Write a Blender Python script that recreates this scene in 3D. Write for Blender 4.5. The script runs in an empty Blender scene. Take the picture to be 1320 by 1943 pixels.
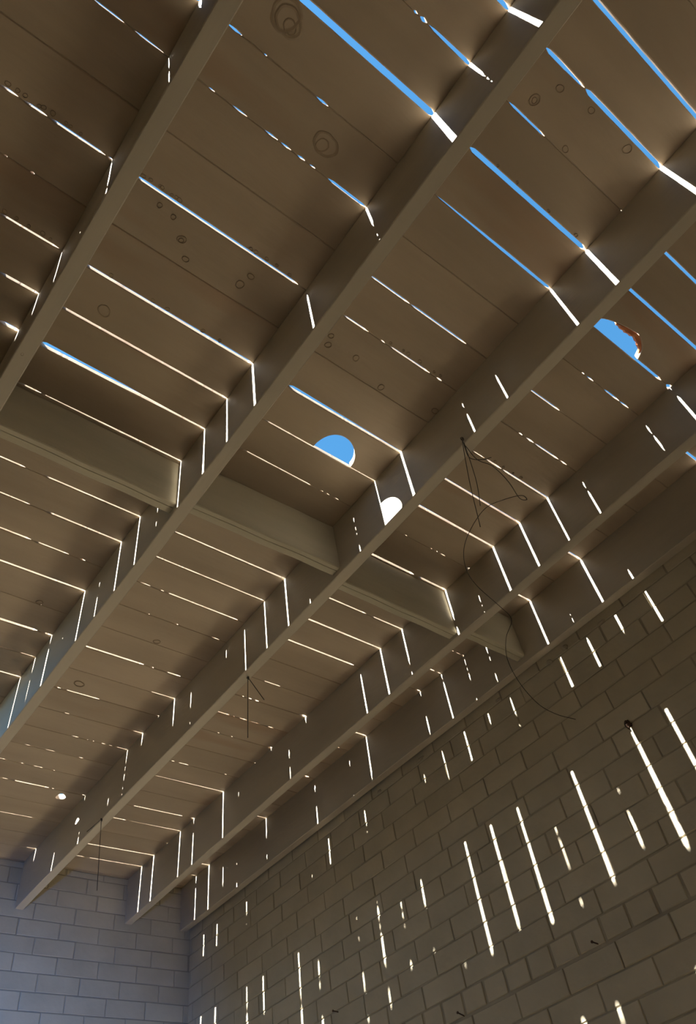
import bpy, math, random
from mathutils import Matrix, Vector
random.seed(7)

# ------------------------------------------------------------------ camera
S = 2.03                 # ceiling height above the lens, metres
CAMZ = 1.55
ROT = ((0.7839258991779494, -0.40196489901491633, -0.4731642469142947),
       (-0.6062824832882532, -0.6597798174984614, -0.4439731330604655),
       (-0.1337226048799243, 0.6349132321676916, -0.7609227638614202))
FPX = 1417.94
scene = bpy.context.scene
cam = bpy.data.objects.new('camera', bpy.data.cameras.new('camera'))
scene.collection.objects.link(cam)
cam.matrix_world = Matrix.Translation((0, 0, CAMZ)) @ Matrix([list(r) for r in ROT]).to_4x4()
cam.data.sensor_fit = 'VERTICAL'
cam.data.sensor_height = 24.0
cam.data.lens = FPX / 1943 * 24.0
cam.data.clip_start = 0.02
scene.camera = cam

# ------------------------------------------------------------------ sky, sun, exposure
SUN_DX, SUN_DY = 0.87, 0.012       # travel per unit of drop
world = bpy.data.worlds.new('sky')
scene.world = world
world.use_nodes = True
nt = world.node_tree
nt.nodes.clear()
out = nt.nodes.new('ShaderNodeOutputWorld')
bg = nt.nodes.new('ShaderNodeBackground')
sky = nt.nodes.new('ShaderNodeTexSky')
sky.sky_type = 'NISHITA'
sky.sun_disc = False
sky.sun_elevation = math.atan2(1.0, SUN_DX)
sky.sun_rotation = math.radians(-90)
sky.altitude = 600
sky.air_density = 1.0
sky.dust_density = 0.3
sky.ozone_density = 2.0
hsv = nt.nodes.new('ShaderNodeHueSaturation')
hsv.inputs['Saturation'].default_value = 1.25
hsv.inputs['Hue'].default_value = 0.485
nt.links.new(sky.outputs[0], hsv.inputs['Color'])
nt.links.new(hsv.outputs[0], bg.inputs['Color'])
bg.inputs['Strength'].default_value = 0.275
nt.links.new(bg.outputs[0], out.inputs['Surface'])

sun = bpy.data.objects.new('sun', bpy.data.lights.new('sun', 'SUN'))
sun.data.energy = 58.0
sun.data.angle = math.radians(0.53)
sun.data.color = (1.0, 0.95, 0.86)
sun.rotation_euler = Vector((SUN_DX, SUN_DY, -1.0)).to_track_quat('-Z', 'Y').to_euler()
sun.location = (-6, 0, 8)
scene.collection.objects.link(sun)

vs = scene.view_settings
vs.view_transform = 'Standard'
vs.look = 'None'
vs.gamma = 1.0
vs.use_curve_mapping = False
vs.exposure = 0.45

# ------------------------------------------------------------------ helpers
COL = scene.collection


def W(x, y, z):
    """room units (ceiling one unit above the lens) to metres"""
    return (x * S, y * S, CAMZ + z * S)


def poly(c, t):
    r = 0.0
    for k in c:
        r = r * t + k
    return r


def mesh_obj(name, verts, faces, mat, parent=None, smooth=False):
    me = bpy.data.meshes.new(name)
    me.from_pydata([tuple(v) for v in verts], [], faces)
    me.update()
    if mat:
        me.materials.append(mat)
    if smooth:
        for p in me.polygons:
            p.use_smooth = True
    o = bpy.data.objects.new(name, me)
    COL.objects.link(o)
    if parent:
        o.parent = parent
    return o


def empty(name, loc=(0, 0, 0)):
    o = bpy.data.objects.new(name, None)
    o.location = loc
    o.empty_display_size = 0.1
    COL.objects.link(o)
    return o


def tag(o, label=None, cat=None, group=None, kind=None):
    if label:
        o['label'] = label
    if cat:
        o['category'] = cat
    if group:
        o['group'] = group
    if kind:
        o['kind'] = kind
    return o


def box_data(x0, x1, y0, y1, z0, z1):
    v = [(x, y, z) for z in (z0, z1) for y in (y0, y1) for x in (x0, x1)]
    f = [(0, 2, 3, 1), (4, 5, 7, 6), (0, 1, 5, 4), (2, 6, 7, 3), (0, 4, 6, 2), (1, 3, 7, 5)]
    return v, f


def join_data(lst):
    V, F = [], []
    for v, f in lst:
        b = len(V)
        V += v
        F += [tuple(i + b for i in q) for q in f]
    return V, F


def tube_data(pts, r, n=6):
    pts = [Vector(p) for p in pts]
    V, F = [], []
    up = Vector((0.3, 0.2, 1)).normalized()
    for i, p in enumerate(pts):
        t = (pts[min(i + 1, len(pts) - 1)] - pts[max(i - 1, 0)]).normalized()
        a = t.cross(up)
        if a.length < 1e-4:
            a = t.cross(Vector((1, 0, 0)))
        a.normalize()
        b = t.cross(a)
        for k in range(n):
            an = 2 * math.pi * k / n
            V.append(tuple(p + a * (r * math.cos(an)) + b * (r * math.sin(an))))
    for i in range(len(pts) - 1):
        for k in range(n):
            F.append((i * n + k, i * n + (k + 1) % n, (i + 1) * n + (k + 1) % n, (i + 1) * n + k))
    F.append(tuple(range(n)))
    F.append(tuple(reversed(range((len(pts) - 1) * n, len(pts) * n))))
    return V, F


def spline(pts, k=6):
    """Catmull-Rom through the points"""
    P = [Vector(p) for p in pts]
    P = [P[0] * 2 - P[1]] + P + [P[-1] * 2 - P[-2]]
    o = []
    for i in range(1, len(P) - 2):
        for s in range(k):
            t = s / k
            a, b, c, d = P[i - 1:i + 3]
            o.append(0.5 * ((2 * b) + (c - a) * t + (2 * a - 5 * b + 4 * c - d) * t * t + (3 * b - a - 3 * c + d) * t ** 3))
    o.append(P[-2])
    return o


# ------------------------------------------------------------------ materials
def new_mat(name):
    m = bpy.data.materials.new(name)
    m.use_nodes = True
    n = m.node_tree
    return m, n, n.nodes['Principled BSDF']


def surf(name, c1, c2, rough=0.7, scale=3.0, bump=0.1, bscale=60, stretch=(1, 1, 1), rnd=0.08, spec=0.3, stain=None):
    m, n, b = new_mat(name)
    L = n.links.new
    tc = n.nodes.new('ShaderNodeTexCoord')
    mp = n.nodes.new('ShaderNodeMapping')
    mp.inputs['Scale'].default_value = stretch
    L(tc.outputs['Object'], mp.inputs['Vector'])
    oi = n.nodes.new('ShaderNodeObjectInfo')
    add = n.nodes.new('ShaderNodeVectorMath')
    add.operation = 'MULTIPLY_ADD'
    add.inputs[1].default_value = (17, 31, 13)
    L(oi.outputs['Random'], add.inputs[0])
    L(mp.outputs[0], add.inputs[2])
    no = n.nodes.new('ShaderNodeTexNoise')
    no.inputs['Scale'].default_value = scale
    no.inputs['Detail'].default_value = 5
    L(add.outputs[0], no.inputs['Vector'])
    cr = n.nodes.new('ShaderNodeValToRGB')
    cr.color_ramp.elements[0].position = 0.32
    cr.color_ramp.elements[1].position = 0.68
    cr.color_ramp.elements[0].color = (*c1, 1)
    cr.color_ramp.elements[1].color = (*c2, 1)
    L(no.outputs['Fac'], cr.inputs['Fac'])
    hs = n.nodes.new('ShaderNodeHueSaturation')
    mr = n.nodes.new('ShaderNodeMapRange')
    mr.inputs['To Min'].default_value = 1 - rnd
    mr.inputs['To Max'].default_value = 1 + rnd
    L(oi.outputs['Random'], mr.inputs['Value'])
    L(mr.outputs[0], hs.inputs['Value'])
    L(cr.outputs['Color'], hs.inputs['Color'])
    col = hs.outputs['Color']
    if stain:
        sn = n.nodes.new('ShaderNodeTexNoise')
        sn.inputs['Scale'].default_value = stain[0]
        sn.inputs['Detail'].default_value = 3
        L(add.outputs[0], sn.inputs['Vector'])
        sr = n.nodes.new('ShaderNodeMapRange')
        sr.inputs['From Min'].default_value = stain[1]
        sr.inputs['From Max'].default_value = stain[1] + 0.08
        L(sn.outputs['Fac'], sr.inputs['Value'])
        sm = n.nodes.new('ShaderNodeMath')
        sm.operation = 'MULTIPLY'
        sm.inputs[1].default_value = stain[3]
        L(sr.outputs[0], sm.inputs[0])
        mx = n.nodes.new('ShaderNodeMix')
        mx.data_type = 'RGBA'
        mx.inputs['B'].default_value = (*stain[2], 1)
        L(sm.outputs[0], mx.inputs['Factor'])
        L(col, mx.inputs['A'])
        col = mx.outputs['Result']
    L(col, b.inputs['Base Color'])
    b.inputs['Roughness'].default_value = rough
    b.inputs['Specular IOR Level'].default_value = spec
    if bump:
        bn = n.nodes.new('ShaderNodeTexNoise')
        bn.inputs['Scale'].default_value = bscale
        bn.inputs['Detail'].default_value = 4
        L(add.outputs[0], bn.inputs['Vector'])
        bp = n.nodes.new('ShaderNodeBump')
        bp.inputs['Strength'].default_value = bump
        bp.inputs['Distance'].default_value = 0.004
        L(bn.outputs['Fac'], bp.inputs['Height'])
        L(bp.outputs[0], b.inputs['Normal'])
    return m


PLANK = surf('painted_plank', (0.36, 0.288, 0.212), (0.44, 0.358, 0.268), 0.62, 2.2, 0.25, 22, (0.6, 3.0, 3.0), 0.06,
             stain=(1.3, 0.60, (0.34, 0.22, 0.14), 0.5))
JOIST = surf('painted_joist', (0.43, 0.385, 0.31), (0.51, 0.46, 0.375), 0.6, 2.0, 0.22, 25, (3.0, 0.6, 3.0), 0.04)
BLOCKM = surf('painted_block', (0.42, 0.39, 0.30), (0.52, 0.48, 0.37), 0.6, 3.0, 0.25, 25, (0.6, 3.0, 3.0), 0.04)
BRICK = surf('painted_brick', (0.42, 0.375, 0.28), (0.50, 0.45, 0.34), 0.65, 5.0, 0.5, 26, (1, 1, 1), 0.05)
MORTAR = surf('painted_mortar', (0.30, 0.265, 0.20), (0.38, 0.34, 0.26), 0.75, 6.0, 0.5, 40, (1, 1, 1), 0.0)
PLASTER = surf('painted_plaster', (0.34, 0.29, 0.215), (0.40, 0.34, 0.26), 0.75, 2.0, 0.3, 30)
FLOORM = surf('dusty_concrete', (0.30, 0.23, 0.155), (0.38, 0.29, 0.20), 0.8, 1.5, 0.4, 20)
GROUND = surf('dry_earth', (0.10, 0.078, 0.055), (0.14, 0.11, 0.08), 0.9, 0.6, 0.5, 8)
KNOT = surf('resin_knot', (0.28, 0.215, 0.15), (0.35, 0.275, 0.195), 0.5, 30.0, 0.3, 60, rnd=0.03)
BARK = surf('bark_edge', (0.32, 0.10, 0.035), (0.50, 0.20, 0.08), 0.8, 25.0, 0.8, 60, rnd=0.0)
WIRE = surf('dark_steel', (0.02, 0.018, 0.015), (0.04, 0.032, 0.026), 0.5, 30.0, 0.0)
RUST = surf('rusty_iron', (0.05, 0.028, 0.018), (0.10, 0.055, 0.035), 0.8, 60.0, 0.6, 90, rnd=0.0)

# ------------------------------------------------------------------ geometry of the roof
J_POLY = {1: (-0.0077175, 0.035471), 2: (-0.008136, 0.0107027, 0.3216098), 3: (-0.0020244, 0.0033095, 0.6182124),
          4: (0.003373, -0.0161217, 0.9206916), 5: (-0.0204084, 1.1028386)}


def joist_x(j, y):
    if j < 1:
        return 0.0325 - 0.292 * (1 - j)
    return poly(J_POLY[j], y)


def wall_x(y):
    return 1.118 - 0.0137 * (y - 0.2)


def far_y(x):
    return 1.948 - 0.03 * (x - 0.6)


WIDEN = 1.2
THICK = 0.0125        # plank thickness, 25 mm
TILT = 0.0011         # the sawn edges lean out of square
JD = 0.115            # joist depth
JW = 0.0205           # joist width
# joint n: (y at x=0.5, slope, open lengths (x0, x1, width in mm))
JOINTS = {
-3:(-0.3200,0.0000,[]),
-2:(-0.2505,0.0000,[]),
-1:(-0.1820,0.0000,[(0.335,0.625,9)]),
0:(-0.1138,-0.0050,[(0.194,0.282,9),(0.286,0.324,9),(0.385,0.452,8),(0.454,0.457,4),(0.46,0.623,9.5)]),
1:(-0.0453,-0.0023,[(0.198,0.212,5),(0.232,0.238,4),(0.242,0.252,7),(0.256,0.262,4),(0.262,0.284,5),(0.284,0.326,7),(0.391,0.457,4),(0.617,0.619,4),(0.709,0.82,6.5)]),
2:(0.0216,-0.0032,[(0.103,0.326,12),(0.386,0.619,9.5),(0.708,0.92,7)]),
3:(0.0913,-0.0022,[(0.001,0.036,9),(0.069,0.089,4),(0.119,0.123,2),(0.194,0.211,4),(0.392,0.401,1.5),(0.401,0.621,6),(0.71,0.895,6),(0.91,0.928,12)]),
4:(0.1575,-0.0032,[(-0.058,-0.02,2.5),(-0.009,0.021,2.5),(0.023,0.029,1.5),(0.086,0.094,2.5),(0.118,0.139,3),(0.164,0.183,3.5),(0.188,0.203,3.5),(0.213,0.224,4),(0.232,0.24,3),(0.261,0.324,5.5),(0.769,0.775,3),(0.782,0.798,3.5),(0.826,0.865,4),(0.868,0.891,4),(1.046,1.124,7)]),
5:(0.2268,-0.0015,[(0.385,0.459,3.5),(0.462,0.574,3.8),(0.716,0.792,3.5)]),
6:(0.2952,0.0017,[(-0.103,-0.082,4),(-0.076,-0.048,4),(-0.044,0.024,4.5),(0.027,0.034,4),(0.063,0.272,6),(0.275,0.31,5),(0.39,0.437,4),(0.46,0.469,3),(0.478,0.498,3.5),(0.5,0.56,4),(0.574,0.586,4),(0.765,0.774,4),(0.783,0.802,4.5),(0.805,0.811,4),(0.813,0.867,4.5),(0.872,0.889,4)]),
7:(0.3647,0.0042,[(-0.071,-0.067,3),(-0.039,-0.034,4),(0.722,0.751,2.5),(0.754,0.793,4),(0.796,0.914,4.5),(0.918,0.994,6),(0.998,1.016,5),(1.186,1.251,5)]),
8:(0.4339,0.0074,[(-0.049,0.027,4),(0.061,0.17,6),(0.17,0.326,7.5),(0.39,0.445,11),(0.445,0.53,9),(0.53,0.627,6.5),(0.71,0.919,6),(0.954,0.992,6),(0.995,1.036,7),(1.04,1.095,7),(1.182,1.228,5),(1.254,1.27,5)]),
9:(0.5045,0.0054,[(-0.022,0.033,6),(0.061,0.273,5.5),(0.277,0.326,5.5),(0.394,0.487,3.5),(0.487,0.625,3),(0.634,0.707,9),(0.711,0.919,6.5),(0.923,0.991,6),(0.994,1.005,3),(1.009,1.014,3)]),
10:(0.5704,0.0076,[(0.004,0.034,9),(0.061,0.094,15),(0.094,0.142,13),(0.142,0.192,12),(0.192,0.244,8),(0.244,0.327,5),(0.397,0.532,3),(0.552,0.558,2.5),(0.562,0.571,2.5),(0.58,0.592,2.5),(0.663,0.719,3.5),(0.744,0.753,2),(0.81,0.815,2.5),(0.824,0.829,4),(0.833,0.85,3),(0.908,0.918,9),(0.922,0.989,5.5),(0.992,1.034,6.5),(1.038,1.095,6)]),
11:(0.6416,-0.0010,[(0.065,0.095,3),(0.099,0.109,1.5),(0.109,0.329,3.5),(0.64,0.708,6.5),(0.712,0.828,6),(0.84,0.915,5.5)]),
12:(0.7110,0.0000,[(0.244,0.256,4),(0.274,0.288,4),(0.465,0.488,2.5),(0.493,0.528,3),(0.635,0.648,4),(0.686,0.736,1.5),(0.739,0.754,2.2),(0.922,0.933,3),(0.949,0.987,4),(0.99,1.01,4),(1.036,1.047,3),(1.052,1.078,4)]),
13:(0.7764,-0.0061,[(0.072,0.13,4.5),(0.158,0.329,4.5),(0.384,0.45,4.5),(0.453,0.625,5),(0.63,0.706,7),(0.71,0.816,5),(0.829,0.913,5),(0.917,0.927,5),(0.963,0.991,4.5),(1.028,1.046,4),(1.05,1.059,2),(1.062,1.078,2),(1.082,1.089,4)]),
14:(0.8444,-0.0010,[(0.099,0.165,4),(0.192,0.33,5),(0.384,0.619,4.5),(0.647,0.706,6.5),(0.71,0.916,6.5),(0.92,0.984,5),(0.987,1.037,5),(1.041,1.066,5),(1.07,1.085,4)]),
15:(0.9144,-0.0010,[(0.125,0.196,4.5),(0.202,0.262,3.5),(0.281,0.292,4),(0.395,0.418,2.5),(0.434,0.445,2.5),(0.448,0.604,4),(0.632,0.711,6),(0.715,0.777,5),(0.781,0.893,5.5),(0.922,0.981,4),(0.984,1.026,5),(1.07,1.084,5)]),
16:(0.9812,-0.0080,[(0.153,0.327,5.5),(0.446,0.452,4),(0.504,0.512,4),(0.583,0.603,3),(0.638,0.647,3),(0.944,0.963,4)]),
17:(1.0500,-0.0120,[(0.269,0.274,5),(0.679,0.687,2.5),(0.748,0.762,5),(0.766,0.796,4.5)]),
18:(1.1165,-0.0180,[(0.206,0.248,7),(0.253,0.295,7),(0.303,0.325,5),(0.383,0.511,5),(0.526,0.533,3.5),(0.558,0.593,4),(0.673,0.688,5),(0.738,0.745,2.5),(0.752,0.764,4),(0.768,0.782,5),(0.89,0.91,8),(0.979,1.035,6),(1.039,1.08,5)]),
19:(1.1875,-0.0240,[(0.233,0.277,2),(0.288,0.323,4),(0.412,0.427,2),(0.495,0.501,2.5),(0.559,0.625,5),(0.634,0.668,2.2),(0.698,0.753,6),(0.757,0.767,3),(0.771,0.797,6),(0.801,0.83,3),(0.846,0.867,5),(0.908,0.914,4),(0.931,0.936,4),(0.944,0.979,5),(1.04,1.055,4)]),
20:(1.2560,-0.0260,[(0.215,0.257,5),(0.261,0.322,5),(0.39,0.403,4),(0.409,0.425,4.5),(0.431,0.456,4.5),(0.461,0.485,4.5),(0.613,0.62,4),(0.626,0.644,4.5),(0.677,0.712,2.5),(0.76,0.768,2.5),(0.795,0.802,2.5),(0.897,0.91,7),(0.914,0.922,3)]),
21:(1.3270,-0.0320,[(0.214,0.232,5),(0.27,0.278,4),(0.439,0.445,3),(0.447,0.454,3),(0.59,0.624,5),(0.901,0.907,3),(0.91,0.971,5),(0.974,1.013,5),(1.042,1.06,9)]),
22:(1.3965,-0.0300,[(0.485,0.507,4),(0.521,0.527,3),(0.533,0.541,4),(0.551,0.567,4),(0.571,0.583,2.5),(0.587,0.621,3),(0.646,0.68,6),(0.721,0.735,4),(0.739,0.771,5),(0.861,0.872,4),(0.918,0.928,5)]),
23:(1.4655,-0.0300,[(0.413,0.432,3.5),(0.443,0.45,2),(0.457,0.486,3.5),(0.532,0.549,5),(0.663,0.716,6),(0.72,0.787,3.5),(0.787,0.909,6)]),
24:(1.5350,-0.0330,[(0.37,0.407,5),(0.43,0.446,5),(0.459,0.489,5),(0.504,0.516,5),(0.976,0.989,5),(1.022,1.036,5),(1.04,1.078,4.5)]),
25:(1.6060,-0.0360,[(0.42,0.438,3),(0.446,0.531,6),(0.534,0.543,3),(0.605,0.617,4),(0.734,0.771,5),(0.777,0.849,5),(0.854,0.871,5),(0.889,0.908,6)]),
26:(1.6750,-0.0400,[(0.712,0.756,7),(0.76,0.816,3.5),(0.816,0.904,5.5),(0.908,0.924,3),(0.938,0.962,5),(0.965,0.978,5),(1.014,1.022,4)]),
27:(1.7430,-0.0440,[(0.436,0.554,4.5),(0.897,0.915,4.5),(0.989,1.036,5)]),
28:(1.8150,-0.0450,[(0.708,0.905,7),(0.909,0.956,6),(0.959,1.037,6),(1.041,1.076,7)]),
29:(1.8810,-0.0450,[(0.586,0.623,5),(0.71,0.743,6),(0.75,0.906,6),(0.91,0.956,6),(0.959,1.036,5),(1.043,1.064,5)]),
30:(1.9480,-0.0450,[]),
31:(2.0200,-0.0450,[]),
}

XL, XR = -0.36, 1.135


def chain(iv):
    """abutting open lengths run on into one another, their widths blending"""
    res = []
    for a, b, w in sorted(iv):
        if res and a - res[-1][-1][1] < (0.0062 if min(w, res[-1][-1][2]) >= 4.5 else 0.0026):
            res[-1].append((a, b, w))
        else:
            res.append([(a, b, w)])
    return [[(c[0][0], c[0][2])] + [((a + b) / 2, w) for a, b, w in c] + [(c[-1][1], c[-1][2])] for c in res]


CHAINS = {n: chain(JOINTS[n][2]) for n in JOINTS}


def joint_y(n, x):
    a, b, _ = JOINTS[n]
    return a + b * (x - 0.5)


def joint_gap(n, x):
    """clear width of the joint at x, room units; a hair of overlap where closed"""
    for pts in CHAINS[n]:
        a, b = pts[0][0], pts[-1][0]
        if a - 1e-6 <= x <= b + 1e-6:
            w = pts[-1][1]
            for (xa, wa), (xb, wb) in zip(pts, pts[1:]):
                if x <= xb:
                    w = wa + (wb - wa) * max(0.0, x - xa) / max(1e-6, xb - xa)
                    break
            e = min(1.0, 0.12 + min(x - a, b - x) / min(0.008, (b - a) * 0.4 + 1e-6))
            return w * WIDEN * 0.001 / S * e
    return 0.0


def notch(n, side, x):
    """bites out of plank edges: half-moon holes and knots that fell out; side +1 is the plank before the joint"""
    d = 0.0
    if n == 9 and side == 1:
        u = (x - 0.5265) / 0.0385
        if abs(u) < 1:
            d = 0.0415 * math.sqrt(1 - u * u) * (1 - 0.12 * u)
    if n == 3 and side == 1:
        u = (x - 0.717) / (0.828 - 0.717)
        if 0 < u < 1:
            d = 0.030 * (u ** 0.42) * min(1.0, ((1 - u) / 0.30)) ** 0.6 * 1.02 + 0.003
    if n == 25 and side == -1:
        u = (x - 0.5705) / 0.0125
        if abs(u) < 1:
            d = 0.0
    return d


def edge(n, side, x):
    g = joint_gap(n, x)
    if g == 0:
        off = -0.00012
    else:
        off = g / 2
        h = math.sin(x * 913.7 + n * 7.1) * 0.5 + math.sin(x * 2311.0 + n * 3.3 + side) * 0.5
        off += h * 0.00012
    return joint_y(n, x) - side * (off + notch(n, side, x))


ceiling = mesh_obj('ceiling', *(lambda d: (d[0], d[1]))(join_data([
    box_data(XL * S, XR * S, -1.25 * S, -0.335 * S, CAMZ + S, CAMZ + S + 0.022)])), PLANK)
tag(ceiling, 'painted board roof on joists with daylight showing through its joints', kind='structure')
CH = 0.0013           # eased arris
HOLE = (0.5700, 1.6275, 0.0105, 0.0125)    # a knot that fell out of one far plank


def plank(n):
    """plank between joint n and n+1"""
    xs = set()
    xl = 0.17 + 0.012 * ((n * 7) % 3) if n >= 19 else XL      # unseen opening added over the far left corner to let daylight in
    x = xl
    while x < XR:
        xs.add(round(x, 4))
        x += 0.012
    xs.add(XR)
    for k in (n, n + 1):
        for pts in CHAINS[k]:
            a, b = pts[0][0], pts[-1][0]
            t = min(0.008, (b - a) * 0.4)
            for q in (a, a + t * 0.4, a + t, b - t, b - t * 0.4, b) + tuple(p[0] for p in pts[1:-1]):
                xs.add(round(q, 4))
            xs.add(round(a - 0.0002, 4))
            xs.add(round(b + 0.0002, 4))
    if n + 1 == 9:
        xs |= {round(0.5265 + 0.0385 * math.cos(math.pi * k / 24), 5) for k in range(25)}
        xs |= {0.4878, 0.5652}
    if n + 1 == 3:
        xs |= {round(0.717 + 0.111 * (k / 24) ** 1.5, 5) for k in range(25)} | {0.7168, 0.8282}
    xs = sorted(q for q in xs if xl <= q <= XR)
    dz = random.uniform(0.0, 0.0008)
    V, F = [], []
    hole = HOLE if n == 25 else None
    for q in xs:
        a = edge(n, -1, q)
        b = edge(n + 1, 1, q)
        z0 = 1.0 + dz
        z1 = z0 + THICK
        for (yy, zz) in ((a + CH, z0), (b - CH, z0), (b, z0 + CH), (b - TILT * 0.3, z1 - CH), (b - CH - TILT * 0.3, z1),
                         (a + CH + TILT, z1), (a + TILT, z1 - CH), (a, z0 + CH)):
            V.append(W(q, yy, zz))
    for i in range(len(xs) - 1):
        for k in range(8):
            k2 = (k + 1) % 8
            F.append((i * 8 + k, (i + 1) * 8 + k, (i + 1) * 8 + k2, i * 8 + k2))
    F.append(tuple(range(8)))
    F.append(tuple(reversed(range((len(xs) - 1) * 8, len(xs) * 8))))
    o = mesh_obj('plank', V, F, PLANK, ceiling)
    o['label'] = None or 'painted roof plank'
    del o['label']
    if hole:
        cx, cy, rx, ry = hole
        cv, cf = [], []
        nn = 20
        for zz in (0.98, 1.03):
            for k in range(nn):
                an = 2 * math.pi * k / nn
                r = 1 + 0.12 * math.sin(3 * an + 1)
                cv.append(W(cx + rx * r * math.cos(an), cy + ry * r * math.sin(an), zz))
        for k in range(nn):
            cf.append((k, (k + 1) % nn, nn + (k + 1) % nn, nn + k))
        cf.append(tuple(reversed(range(nn))))
        cf.append(tuple(range(nn, 2 * nn)))
        cutter = mesh_obj('cutter', cv, cf, None)
        md = o.modifiers.new('hole', 'BOOLEAN')
        md.operation = 'DIFFERENCE'
        md.object = cutter
        md.solver = 'EXACT'
        bpy.context.view_layer.update()
        dg = bpy.context.evaluated_depsgraph_get()
        me = bpy.data.meshes.new_from_object(o.evaluated_get(dg))
        o.modifiers.clear()
        o.data = me
        bpy.data.objects.remove(cutter, do_unlink=True)
    return o


planks = {}
for n in sorted(JOINTS)[:-1]:
    planks[n] = plank(n)

# bark left on the waney rim of the half-moon gap
bv, bf = [], []
N = 18
for i in range(N + 1):
    u = 0.30 + 0.69 * i / N
    x = 0.717 + 0.111 * u
    yb = joint_y(3, x) - notch(3, 1, x)
    wd = 0.0095 * math.sin(math.pi * min(1, i / N * 1.0)) ** 0.7 + 0.0006
    wob = 0.0008 * math.sin(i * 2.3)
    for (yy, zz) in ((yb - 0.001, 1.0012), (yb + wd * 0.55 + wob, 1.0035), (yb + wd * 0.8 + wob, 1.0075), (yb + wd * 0.35, 1.0092), (yb - 0.001, 1.0088)):
        bv.append(W(x, yy, zz))
for i in range(N):
    for k in range(5):
        bf.append((i * 5 + k, (i + 1) * 5 + k, (i + 1) * 5 + (k + 1) % 5, i * 5 + (k + 1) % 5))
bf += [(0, 1, 2, 3, 4), tuple(reversed(range(N * 5, N * 5 + 5)))]
o = mesh_obj('bark_edge', bv, bf, BARK, planks[2])
o['label'] = 'orange brown bark along the rim of the gap'

# knots: raised rings in the paint
KNOTS = [(0.124, 0.05, 0.0149), (0.234, 0.128, 0.0145), (0.415, -0.066, 0.0068), (0.432, -0.094, 0.0048), (0.484, -0.102, 0.0042),
         (0.56, -0.101, 0.0059), (0.149, 0.331, 0.0054), (0.166, 0.351, 0.0041), (0.126, 0.312, 0.0033), (0.105, 0.309, 0.0033),
         (0.25, 0.322, 0.0043), (0.4, 0.345, 0.0047), (0.395, 0.331, 0.0039), (0.448, 0.339, 0.0048), (0.512, 0.357, 0.005),
         (0.614, 0.342, 0.0053), (0.112, 0.476, 0.0084), (0.491, -0.051, 0.0043), (0.5, 1.042, 0.006), (0.244, 0.34, 0.0057),
         (0.428, 1.228, 0.0091), (0.268, 1.047, 0.0054)]
KNOTS += [(0.128, 0.053, 0.0075), (0.231, 0.131, 0.0078), (0.118, 0.046, 0.0165), (0.149, 0.3325, 0.003), (0.415, -0.0655, 0.0035)]
rk = random.Random(11)
for jn, x0, x1, cnt in ((6, -0.10, 0.0, 9), (8, -0.05, 0.02, 5), (6, 0.07, 0.13, 7), (6, 0.22, 0.30, 5), (8, 0.09, 0.30, 5), (2, 0.42, 0.60, 4), (6, 0.46, 0.60, 6), (7, 0.76, 0.85, 4), (17, 0.12, 0.2, 4)):
    for i in range(cnt):
        x = x0 + (x1 - x0) * (i + rk.random() * 0.8) / cnt
        KNOTS.append((x, joint_y(jn, x) - 0.0048 - rk.random() * 0.002, 0.0018 + rk.random() * 0.0012))
for (x, y, r) in KNOTS:
    n = max(k for k in JOINTS if joint_y(k, x) <= y)
    kv, kf = [], []
    prof = [(1.12, 0.0006), (1.0, -0.0007), (0.86, -0.0001), (0.84, 0.0012)]
    nn = 30 if r > 0.012 else 16
    ph = random.random() * 6
    for (pr, pz) in prof:
        for k in range(nn):
            an = 2 * math.pi * k / nn
            rr = r * pr * (1 + 0.10 * math.sin(2 * an + ph) + 0.03 * math.sin(3 * an + ph * 2) + 0.02 * math.sin(7 * an + ph))
            kv.append(W(x + rr * math.cos(an) * 1.05, y + rr * math.sin(an) * 0.95, 0.9998 + pz))
    for i in range(len(prof) - 1):
        for k in range(nn):
            kf.append((i * nn + k, i * nn + (k + 1) % nn, (i + 1) * nn + (k + 1) % nn, (i + 1) * nn + k))
    mesh_obj('knot', kv, kf, KNOT, planks[n])


# ------------------------------------------------------------------ joists
def joist(j, label, y0=-1.25, y1=None, width=JW, bow=None, name='ceiling_joist', cat='joist'):
    root = empty(name, W(joist_x(j, 0.5), 0.5, 1.0 - JD))
    ya = y1 or far_y(joist_x(j, 1.9)) + 0.004
    n = 46
    V, F = [], []
    c = 0.0012
    for i in range(n + 1):
        y = y0 + (ya - y0) * i / n
        x = joist_x(j, y)
        wob = 0.0006 * math.sin(y * 5.1 + j) + 0.0004 * math.sin(y * 13.0 + j * 2)
        zb = 1.0 - JD + 0.0005 * math.sin(y * 4 + j)
        xb = x + (bow(y) if bow else 0) + wob
        xm = x + (bow(y) * 0.55 if bow else 0) + wob * 0.4
        w = width
        for (xx, zz) in ((x, 1.0), (xm, 1.0 - JD / 2), (xb, zb + c), (xb + c, zb), (xb + w - c, zb), (xb + w, zb + c),
                         (xm + w, 1.0 - JD / 2), (x + w, 1.0)):
            V.append(tuple(Vector(W(xx, y, zz)) - root.location))
    for i in range(n):
        for k in range(8):
            F.append((i * 8 + k, i * 8 + (k + 1) % 8, (i + 1) * 8 + (k + 1) % 8, (i + 1) * 8 + k))
    F.append(tuple(reversed(range(8))))
    F.append(tuple(range(n * 8, n * 8 + 8)))
    mesh_obj('beam', V, F, JOIST, root)
    tag(root, label, cat, 'painted timbers carrying the roof boards')
    return root


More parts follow.
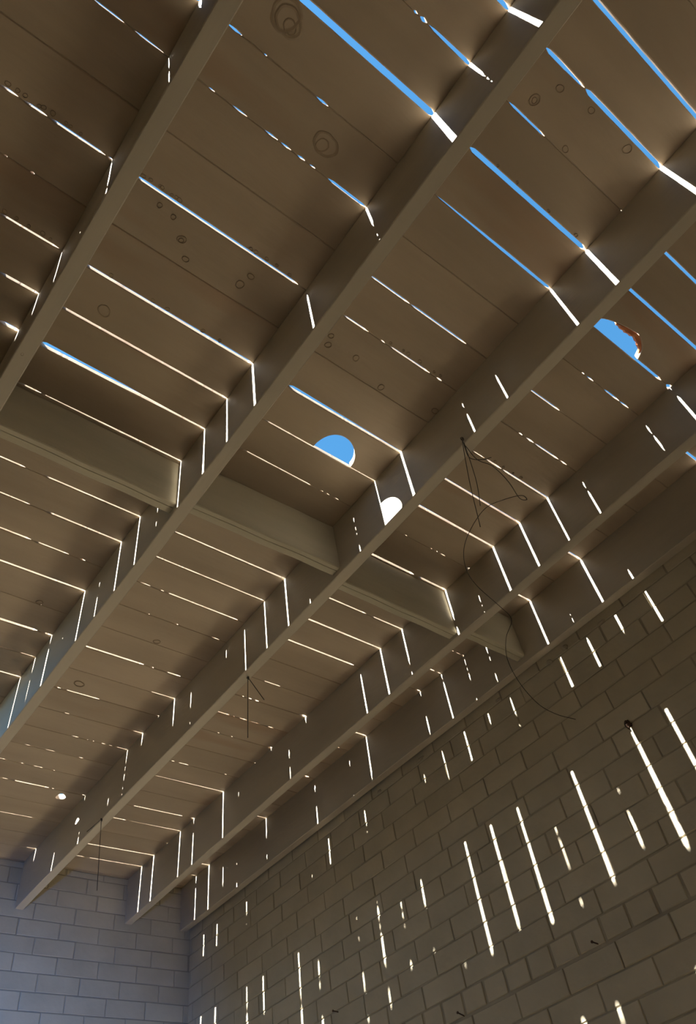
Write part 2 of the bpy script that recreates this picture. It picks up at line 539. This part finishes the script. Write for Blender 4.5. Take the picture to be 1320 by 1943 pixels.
joists = {}
joists[1] = joist(1, 'painted joist across the upper left corner, with two dark nail holes underneath',
                  bow=lambda y: 0.009 - 0.010 * max(0.0, y), y1=1.19)
joists[2] = joist(2, 'long painted joist meeting the top edge right of centre and leaving at the left edge')
joists[3] = joist(3, 'long painted joist in the middle, the one that carries the bright half-moon sun patch')
joists[4] = joist(4, 'long painted joist next to the wall plate of the brick side wall')
joists[0] = joist(0, 'painted joist left of the picture, beside the left wall', y1=1.19)
joists[5] = joist(5, 'painted timber wall plate running along the top of the brick side wall', name='wall_plate', cat='wall plate', width=0.0195)


def on_joist(j, x_off, y, r, name, label, mat):
    """small dark nail hole on the underside of a joist"""
    root = joists[j]
    x = joist_x(j, y) + x_off
    cz = 1.0 - JD - 0.0002
    nn = 8
    V = [tuple(Vector(W(x + r * math.cos(2 * math.pi * k / nn), y + r * 1.4 * math.sin(2 * math.pi * k / nn), cz)) - root.location) for k in range(nn)]
    V += [tuple(Vector(W(x + 0.5 * r * math.cos(2 * math.pi * k / nn), y + 0.7 * r * math.sin(2 * math.pi * k / nn), cz + 0.0008)) - root.location) for k in range(nn)]
    F = [(k, (k + 1) % nn, nn + (k + 1) % nn, nn + k) for k in range(nn)] + [tuple(range(nn, 2 * nn))]
    o = mesh_obj(name, V, F, mat, root)
    o['label'] = label


on_joist(1, 0.012, 0.528, 0.0017, 'nail_hole', 'dark nail hole', RUST)
on_joist(1, 0.011, 0.622, 0.0016, 'nail_hole', 'dark nail hole', RUST)


# ------------------------------------------------------------------ blocking between joists
def block(ja, jb, y0, depth, label, thick=0.0215, skew=0.0):
    xa = joist_x(ja, y0) + JW + 0.0003
    xb = joist_x(jb, y0) - 0.0003
    root = empty('blocking_piece', W((xa + xb) / 2, y0 + thick / 2, 1.0 - depth))
    n = 12
    V, F = [], []
    c = 0.0014
    for i in range(n + 1):
        x = xa + (xb - xa) * i / n
        y = y0 + skew * (i / n - 0.5) + 0.0004 * math.sin(i * 1.3)
        zb = 1.0 - depth + 0.0005 * math.sin(i * 0.9)
        t = thick
        # the underside carries a long shake: a step between two faces
        for (yy, zz) in ((y, 0.9993), (y, zb + c), (y + c, zb), (y + t * 0.38, zb), (y + t * 0.42, zb + 0.0016), (y + t * 0.46, zb + 0.0002),
                         (y + t - c, zb), (y + t, zb + c), (y + t, 0.9993)):
            V.append(tuple(Vector(W(x, yy, zz)) - root.location))
    m = 9
    for i in range(n):
        for k in range(m):
            F.append((i * m + k, (i + 1) * m + k, (i + 1) * m + (k + 1) % m, i * m + (k + 1) % m))
    F.append(tuple(range(m)))
    F.append(tuple(reversed(range(n * m, n * m + m))))
    mesh_obj('beam', V, F, BLOCKM, root)
    tag(root, label, 'blocking', 'short blocks fitted between the joists')
    return root


block(1, 2, 0.6475, 0.103, 'short painted block between the upper left joist and the next one, with a cracked underside')
block(2, 3, 0.6280, 0.105, 'short painted block left of the half-moon sun patch, in the middle bay', skew=-0.006)
block(3, 4, 0.6455, 0.107, 'short painted block under the ragged bright joint, right of the middle joist')
block(4, 5, 0.6330, 0.100, 'shortest painted block, between the last joist and the wall plate beside the wire')
block(0, 1, 0.6400, 0.103, 'short painted block left of the upper left joist, outside the picture')

# ------------------------------------------------------------------ masonry
PITCH = 0.0392
Z0 = 0.4345


def in_view(p, m=25):
    d = Vector(p) - Vector((0, 0, CAMZ))
    R = Matrix([list(r) for r in ROT])
    q = R.transposed() @ d
    if q.z >= -0.05:
        return False
    u = 660 + FPX * q.x / -q.z
    v = 971.5 - FPX * q.y / -q.z
    return -m < u < 1320 + m and -m < v < 1943 + m


def brick_data(w, h, jit, rng):
    """face in the local x-z plane, looking to -y; worn arrises"""
    d = 0.010
    c = 0.0022
    q = lambda: rng.uniform(-1, 1) * jit
    V = [(0, d, 0), (w, d, 0), (w, d, h), (0, d, h),
         (0 + q(), c, 0 + q()), (w + q(), c, 0 + q()), (w + q(), c, h + q()), (0 + q(), c, h + q()),
         (c + q(), q() * .6, c + q()), (w - c + q(), q() * .6, c + q()), (w - c + q(), q() * .6, h - c + q()), (c + q(), q() * .6, h - c + q())]
    F = []
    for r in (0, 4):
        for k in range(4):
            k2 = (k + 1) % 4
            F.append((r + k, r + k2, r + 4 + k2, r + 4 + k))
    F.append((8, 9, 10, 11))
    return V, F


RNG = random.Random(3)
_cache = {}


def brick_mesh(w, h, variant):
    key = (round(w, 3), round(h, 3), variant)
    if key not in _cache:
        v, f = brick_data(w, h, 0.0008, random.Random(hash(key) & 0xffff))
        me = bpy.data.meshes.new('brick')
        me.from_pydata(v, [], f)
        me.materials.append(BRICK)
        _cache[key] = me
    return _cache[key]


def masonry(root, to_world, u0, u1, z_lo, z_hi, anchors, opening=None, limit=300, per=0.1035, gap=0.0044):
    """courses of brick in the root's own x-z plane; bricks in sight are parts, the rest one joined part"""
    far = []
    near = []
    k0 = math.floor((z_lo - Z0) / PITCH)
    k1 = math.ceil((z_hi - Z0) / PITCH)
    for k in range(k0, k1):
        za = Z0 + k * PITCH
        header = (k % 6 == 5 and k < 0)
        p = per * 0.5 if header else per
        a = anchors.get(k, ((k % 2) * per / 2 + (k * 0.37 % 1) * 0.02))
        i0 = math.floor((u0 - a) / p)
        i1 = math.ceil((u1 - a) / p)
        cuts = []
        for i in range(i0, i1 + 1):
            cuts.append(min(max(a + i * p + RNG.uniform(-0.0022, 0.0022), u0), u1))
        for c0, c1 in zip(cuts, cuts[1:]):
            if c1 - c0 < 0.012:
                continue
            ztop = min(za + PITCH, z_hi)
            zb = max(za, z_lo)
            if ztop - zb < 0.01:
                continue
            g = gap * (1.0 if not header else 2.1)
            w = (c1 - c0) * S - g
            h = (ztop - zb) * S - gap * (2.2 if k == -1 else 1.0)
            w = round(w, 2 if w > 0.06 else 3) if abs(w - round(w, 2)) < 0.002 else round(w, 3)
            loc = (c0 * S + g / 2, RNG.uniform(-0.0008, 0.0008), CAMZ + zb * S + gap / 2 + (gap * 1.2 if k == -1 else 0))
            mid = to_world((loc[0] + w / 2, 0, loc[2] + h / 2))
            if opening and opening[0] * S < loc[0] + w / 2 < opening[1] * S and loc[2] + h / 2 < opening[2]:
                continue
            (near if in_view(mid) and (Vector(mid) - Vector((0, 0, CAMZ))).length > 0 else far).append((loc, w, h, mid))
    near.sort(key=lambda t: (Vector(t[3]) - Vector((0, 0, CAMZ))).length)
    far += near[limit:]
    for loc, w, h, mid in near[:limit]:
        o = bpy.data.objects.new('brick', brick_mesh(w, h, RNG.randrange(3)))
        o.location = loc
        o.rotation_euler = (RNG.uniform(-.006, .006), RNG.uniform(-.004, .004), RNG.uniform(-.004, .004))
        o.parent = root
        COL.objects.link(o)
    lst = []
    for loc, w, h, mid in far:
        v, f = brick_data(w, h, 0.0008, RNG)
        lst.append(([(a + loc[0], b + loc[1], c + loc[2]) for a, b, c in v], f))
    if lst:
        v, f = join_data(lst)
        o = mesh_obj('brickwork', v, f, BRICK, root)
        o['kind'] = 'stuff'
    return len(near)


def wall_slab(name, mat_w, u0, u1, z0, z1, t=0.2, mat=MORTAR, opening=None, dy=0.0036):
    # openings: (u0, u1, sill, head); columns side by side
    parts = []
    cur = u0 * S
    for a, b, s0, h in sorted(opening or []):
        parts.append(box_data(cur, a * S, dy, t, z0, z1))
        parts.append(box_data(a * S, b * S, dy, t, h, z1))
        if s0 > z0:
            parts.append(box_data(a * S, b * S, dy, t, z0, s0))
        cur = b * S
    parts.append(box_data(cur, u1 * S, dy, t, z0, z1))
    v, f = join_data(parts)
    o = mesh_obj(name, v, f, mat)
    o.matrix_world = mat_w
    return tag(o, kind='structure')


ZT = CAMZ + S + 0.0

# right wall: local x runs towards the far wall, local -y faces the room
ang = math.atan2(1.0, -0.0137)
# direction of increasing y along the wall
du = Vector((-0.0137, 1.0, 0)).normalized()
inn = Vector((-1.0, -0.0137, 0)).normalized()     # into the room
MR = Matrix(((du.x, -inn.x, 0, wall_x(0) * S), (du.y, -inn.y, 0, 0), (0, 0, 1, 0), (0, 0, 0, 1)))
# mirrored frame is avoided: flip x so the frame stays right-handed
if MR.to_3x3().determinant() < 0:
    MR = Matrix(((-du.x, -inn.x, 0, wall_x(0) * S), (-du.y, -inn.y, 0, 0), (0, 0, 1, 0), (0, 0, 0, 1)))
    FLIP = -1
else:
    FLIP = 1
RA = {-1: 0.648, -2: 0.687, -3: 0.740, -4: 0.682, 0: 0.789, 1: 0.746, 2: 0.480, 3: 0.741, 4: 1.000, 5: 0.654, 6: 1.187,
      7: 0.628, 8: 0.683, 9: 0.711, 10: 0.372, 11: 0.42}
wall_right = wall_slab('wall_right', MR, -1.97 if FLIP < 0 else -1.25, 1.25 if FLIP < 0 else 1.97, 0.0, ZT)
wall_right['label'] = 'painted brick side wall striped with sunlight'
n_r = masonry(wall_right, lambda p: MR @ Vector(p), -1.97 if FLIP < 0 else -1.25, 1.25 if FLIP < 0 else 1.97, -CAMZ / S, 1.0,
              {k: v * FLIP for k, v in RA.items()})

# far wall
fd = Vector((1.0, -0.03, 0)).normalized()
fi = Vector((-0.03, -1.0, 0)).normalized()
MF = Matrix(((fd.x, -fi.x, 0, 0), (fd.y, -fi.y, 0, far_y(0) * S), (0, 0, 1, 0), (0, 0, 0, 1)))
FA = {12: 1.029, 11: 0.977, 10: 0.735, 9: 0.780, 8: 0.742, 7: 0.700, 6: 0.667, 5: 0.720, 4: 0.66}
wall_far = wall_slab('wall_far', MF, -0.32, 1.112, 0.0, ZT)
wall_far['label'] = 'painted brick end wall, tinted blue by an added unseen spot'
n_f = masonry(wall_far, lambda p: MF @ Vector(p), -0.30, 1.1, -CAMZ / S, 1.0, FA)

# left wall, and the wall with a doorway behind the camera
LEFT_OPEN = []
BACK_OPEN = [(-0.6, -0.22, 0.0, 1.8)]
ML = Matrix(((0, -1, 0, -0.30 * S), (1, 0, 0, 0), (0, 0, 1, 0), (0, 0, 0, 1)))
wall_left = wall_slab('wall_left', ML, -1.25, 1.98, 0.0, ZT, mat=PLASTER, opening=LEFT_OPEN, dy=0.0)
MB = Matrix(((-1, 0, 0, 0), (0, -1, 0, -1.25 * S), (0, 0, 1, 0), (0, 0, 0, 1)))
wall_back = wall_slab('wall_back', MB, -1.135, 0.40, 0.0, ZT, mat=PLASTER, opening=BACK_OPEN, dy=0.0)

v, f = box_data(-0.40 * S, 1.2 * S, -1.3 * S, 2.0 * S, -0.12, 0.0)
tag(mesh_obj('floor', v, f, FLOORM), kind='structure')
v, f = box_data(-22, 22, -22, 22, -0.4, -0.125)
tag(mesh_obj('ground', v, f, GROUND), 'dry earth yard around the building', kind='structure')

# ------------------------------------------------------------------ added blue fill spot in a housing, unseen, tinting the end wall
def added_fill_spot():
    pos = Vector(W(-0.245, 0.62, -0.02))
    aim = Vector(W(0.42, 1.93, 0.30))
    d = (aim - pos).normalized()
    root = empty('added_fill_spot', pos)
    rot = d.to_track_quat('Z', 'Y').to_matrix()
    nn = 20
    V, F = [], []
    prof = [(0.0, -0.06), (0.03, -0.055), (0.035, -0.02), (0.055, 0.0), (0.085, 0.05), (0.100, 0.10), (0.096, 0.10), (0.080, 0.05), (0.05, 0.004), (0.0, 0.0)]
    for r, z in prof:
        for k in range(nn):
            a = 2 * math.pi * k / nn
            V.append(tuple(rot @ Vector((r * math.cos(a), r * math.sin(a), z))))
    for i in range(len(prof) - 1):
        for k in range(nn):
            F.append((i * nn + k, i * nn + (k + 1) % nn, (i + 1) * nn + (k + 1) % nn, (i + 1) * nn + k))
    mesh_obj('fill_shade', V, F, WIRE, root, smooth=True)
    v, f = tube_data([rot @ Vector((0, 0, -0.05)), Vector((-0.07, -0.03, -0.04)), Vector((-0.112, -0.03, -0.04))], 0.008)
    mesh_obj('bracket', v, f, WIRE, root)
    L = bpy.data.lights.new('blue_fill', 'SPOT')
    L.energy = 290
    L.color = (0.13, 0.35, 1.0)
    L.spot_size = math.radians(52)
    L.spot_blend = 1.0
    L.shadow_soft_size = 0.03
    lo = bpy.data.objects.new('blue_fill', L)
    COL.objects.link(lo)
    lo.parent = root
    lo.location = rot @ Vector((0, 0, 0.03))
    lo.rotation_euler = d.to_track_quat('-Z', 'Y').to_euler()
    tag(root, 'added blue fill spot in a dark metal housing, outside the picture, turned to the end wall', 'lamp')


added_fill_spot()

# ------------------------------------------------------------------ wires and nails
def wire(name, label, strands, r=0.0011, cat='wire', group=None, smooth=True):
    base = Vector(W(*strands[0][0]))
    root = empty(name, base)
    for pts in strands:
        P = [Vector(W(*p)) - base for p in pts]
        if len(P) > 2 and smooth:
            P = spline(P, 6)
        v, f = tube_data(P, r)
        mesh_obj('strand', v, f, WIRE, root, smooth=True)
    # twist round the staple
    P = [Vector((0.004 * math.cos(k * 0.9), 0.004 * math.sin(k * 0.9), 0.004 - 0.0008 * k)) for k in range(16)]
    v, f = tube_data(P, r * 1.1)
    mesh_obj('twisted_end', v, f, WIRE, root, smooth=True)
    tag(root, label, cat, group)
    return root


wire('hanging_wire', 'tangle of thin dark wire on the middle joist with a loose loop curving down', [
    [(0.6095, 0.316, 0.885), (0.6327, 0.3386, 0.865), (0.6591, 0.3621, 0.845), (0.6932, 0.3912, 0.81)],
    [(0.6161, 0.319, 0.883), (0.64, 0.3354, 0.86), (0.6636, 0.3522, 0.85), (0.6805, 0.3704, 0.83)],
    [(0.6208, 0.3217, 0.883), (0.6491, 0.3276, 0.875), (0.6754, 0.3217, 0.87), (0.7105, 0.3262, 0.86), (0.7391, 0.3352, 0.85),
     (0.7517, 0.3311, 0.85), (0.7418, 0.3322, 0.855), (0.7133, 0.3524, 0.845), (0.6988, 0.3747, 0.84), (0.6987, 0.4079, 0.83),
     (0.7142, 0.4439, 0.825), (0.7493, 0.4758, 0.825), (0.7975, 0.4976, 0.83), (0.873, 0.5184, 0.84), (0.9209, 0.5326, 0.84),
     (0.9033, 0.5454, 0.8), (0.9111, 0.5631, 0.77), (0.9412, 0.5758, 0.74), (0.9756, 0.5778, 0.71), (1.0004, 0.567, 0.69), (1.0219, 0.5489, 0.675)],
    [(0.6134, 0.3185, 0.883), (0.636, 0.3313, 0.875), (0.6524, 0.3214, 0.87), (0.6614, 0.3111, 0.87)]], r=0.0011)
wire('hanging_wire', 'straight dark wire hanging under the middle joist, with a short bent strand, left of centre', [
    [(0.6335, 0.9302, 0.885), (0.6285, 0.9302, 0.7535)], [(0.6335, 0.9302, 0.885), (0.6645, 0.9262, 0.8421)]], r=0.0014)
wire('hanging_wire', 'straight dark wire hanging from the middle joist in front of the end wall', [
    [(0.6175, 1.4877, 0.8845), (0.6268, 1.4877, 0.7335)], [(0.6175, 1.4885, 0.8845), (0.6120, 1.5459, 0.8835)]], r=0.0014)


def nail(label, base, tip, r=0.0022):
    b, t = Vector(W(*base)), Vector(W(*tip))
    d = (t - b)
    root = empty('wall_nail', b)
    v, f = tube_data([-(d.normalized()) * 0.012, d * 0.5, d], r)
    mesh_obj('shank', v, f, RUST, root)
    e = d.normalized()
    v, f = tube_data([d, d + e * 0.0025], r * 2.0, 8)
    mesh_obj('head', v, f, RUST, root)
    tag(root, label, 'nail', 'nails left in the brick wall')


nail('dark nail in the thick mortar line of the brick wall, low on the right', (wall_x(0.7149), 0.7149, 0.401), (1.0976, 0.7149, 0.4022))
nail('dark nail near the bottom edge of the brick wall, in the thick mortar line', (wall_x(1.017), 1.017, 0.3997), (1.0943, 1.017, 0.4030))
nail('dark nail low on the brick wall left of centre, above a sun streak', (wall_x(1.3462), 1.3462, 0.5093), (1.0900, 1.3462, 0.5101))

# lumps of old fixing and mortar
def lump(name, label, cat, y, z, rx, rz, mat, out_=0.012):
    root_loc = Vector(W(wall_x(y), y, z))
    V, F = [], []
    nn, mm = 12, 5
    rg = random.Random(int(y * 1000))
    for i in range(mm + 1):
        th = math.pi / 2 * i / mm
        for k in range(nn):
            an = 2 * math.pi * k / nn
            j = 1 + rg.uniform(-0.28, 0.28) * (0 if i == mm else 1)
            V.append((-out_ * math.sin(th) + (0.006 if i == 0 else 0), rx * math.cos(th) * math.cos(an) * j, rz * math.cos(th) * math.sin(an) * j))
    for i in range(mm):
        for k in range(nn):
            F.append((i * nn + k, i * nn + (k + 1) % nn, (i + 1) * nn + (k + 1) % nn, (i + 1) * nn + k))
    F.append(tuple(reversed(range(nn))))
    o = mesh_obj(name, V, F, mat)
    o.location = root_loc
    tag(o, label, cat)
    return o


o = lump('rusted_fixing', 'dark rusted stub of an old fixing above the longest sun streak on the brick wall', 'fixing', 0.5105, 0.669, 0.011, 0.016, RUST, 0.018)
wv, wf = tube_data([(-0.004, -0.004, -0.014), (-0.0045, -0.008, -0.04), (-0.004, -0.010, -0.075)], 0.0035)
mesh_obj('rust_drip', wv, wf, BRICK, o)
lump('mortar_lump', 'small lump of mortar just under the wall plate, left of the short sun streak', 'mortar lump', 0.556, 0.872, 0.012, 0.010, MORTAR, 0.014)
lump('mortar_lump', 'small lump of mortar under the wall plate between two sun streaks', 'mortar lump', 0.600, 0.868, 0.014, 0.011, MORTAR, 0.012)
for q, (yy, zz, ry, rz) in enumerate([(0.47, 0.868, 0.020, 0.007), (0.74, 0.872, 0.016, 0.006), (0.98, 0.874, 0.022, 0.008), (1.12, 0.872, 0.015, 0.006)]):
    lab = ['flat smear of mortar under the wall plate, nearest the right edge of the picture',
           'flat smear of mortar under the wall plate where the loose wire crosses it',
           'flat smear of mortar under the wall plate halfway along the side wall',
           'flat smear of mortar under the wall plate, farthest of the smears'][q]
    lump('mortar_smear', lab, 'mortar smear', yy, zz, ry, rz, MORTAR, 0.006)
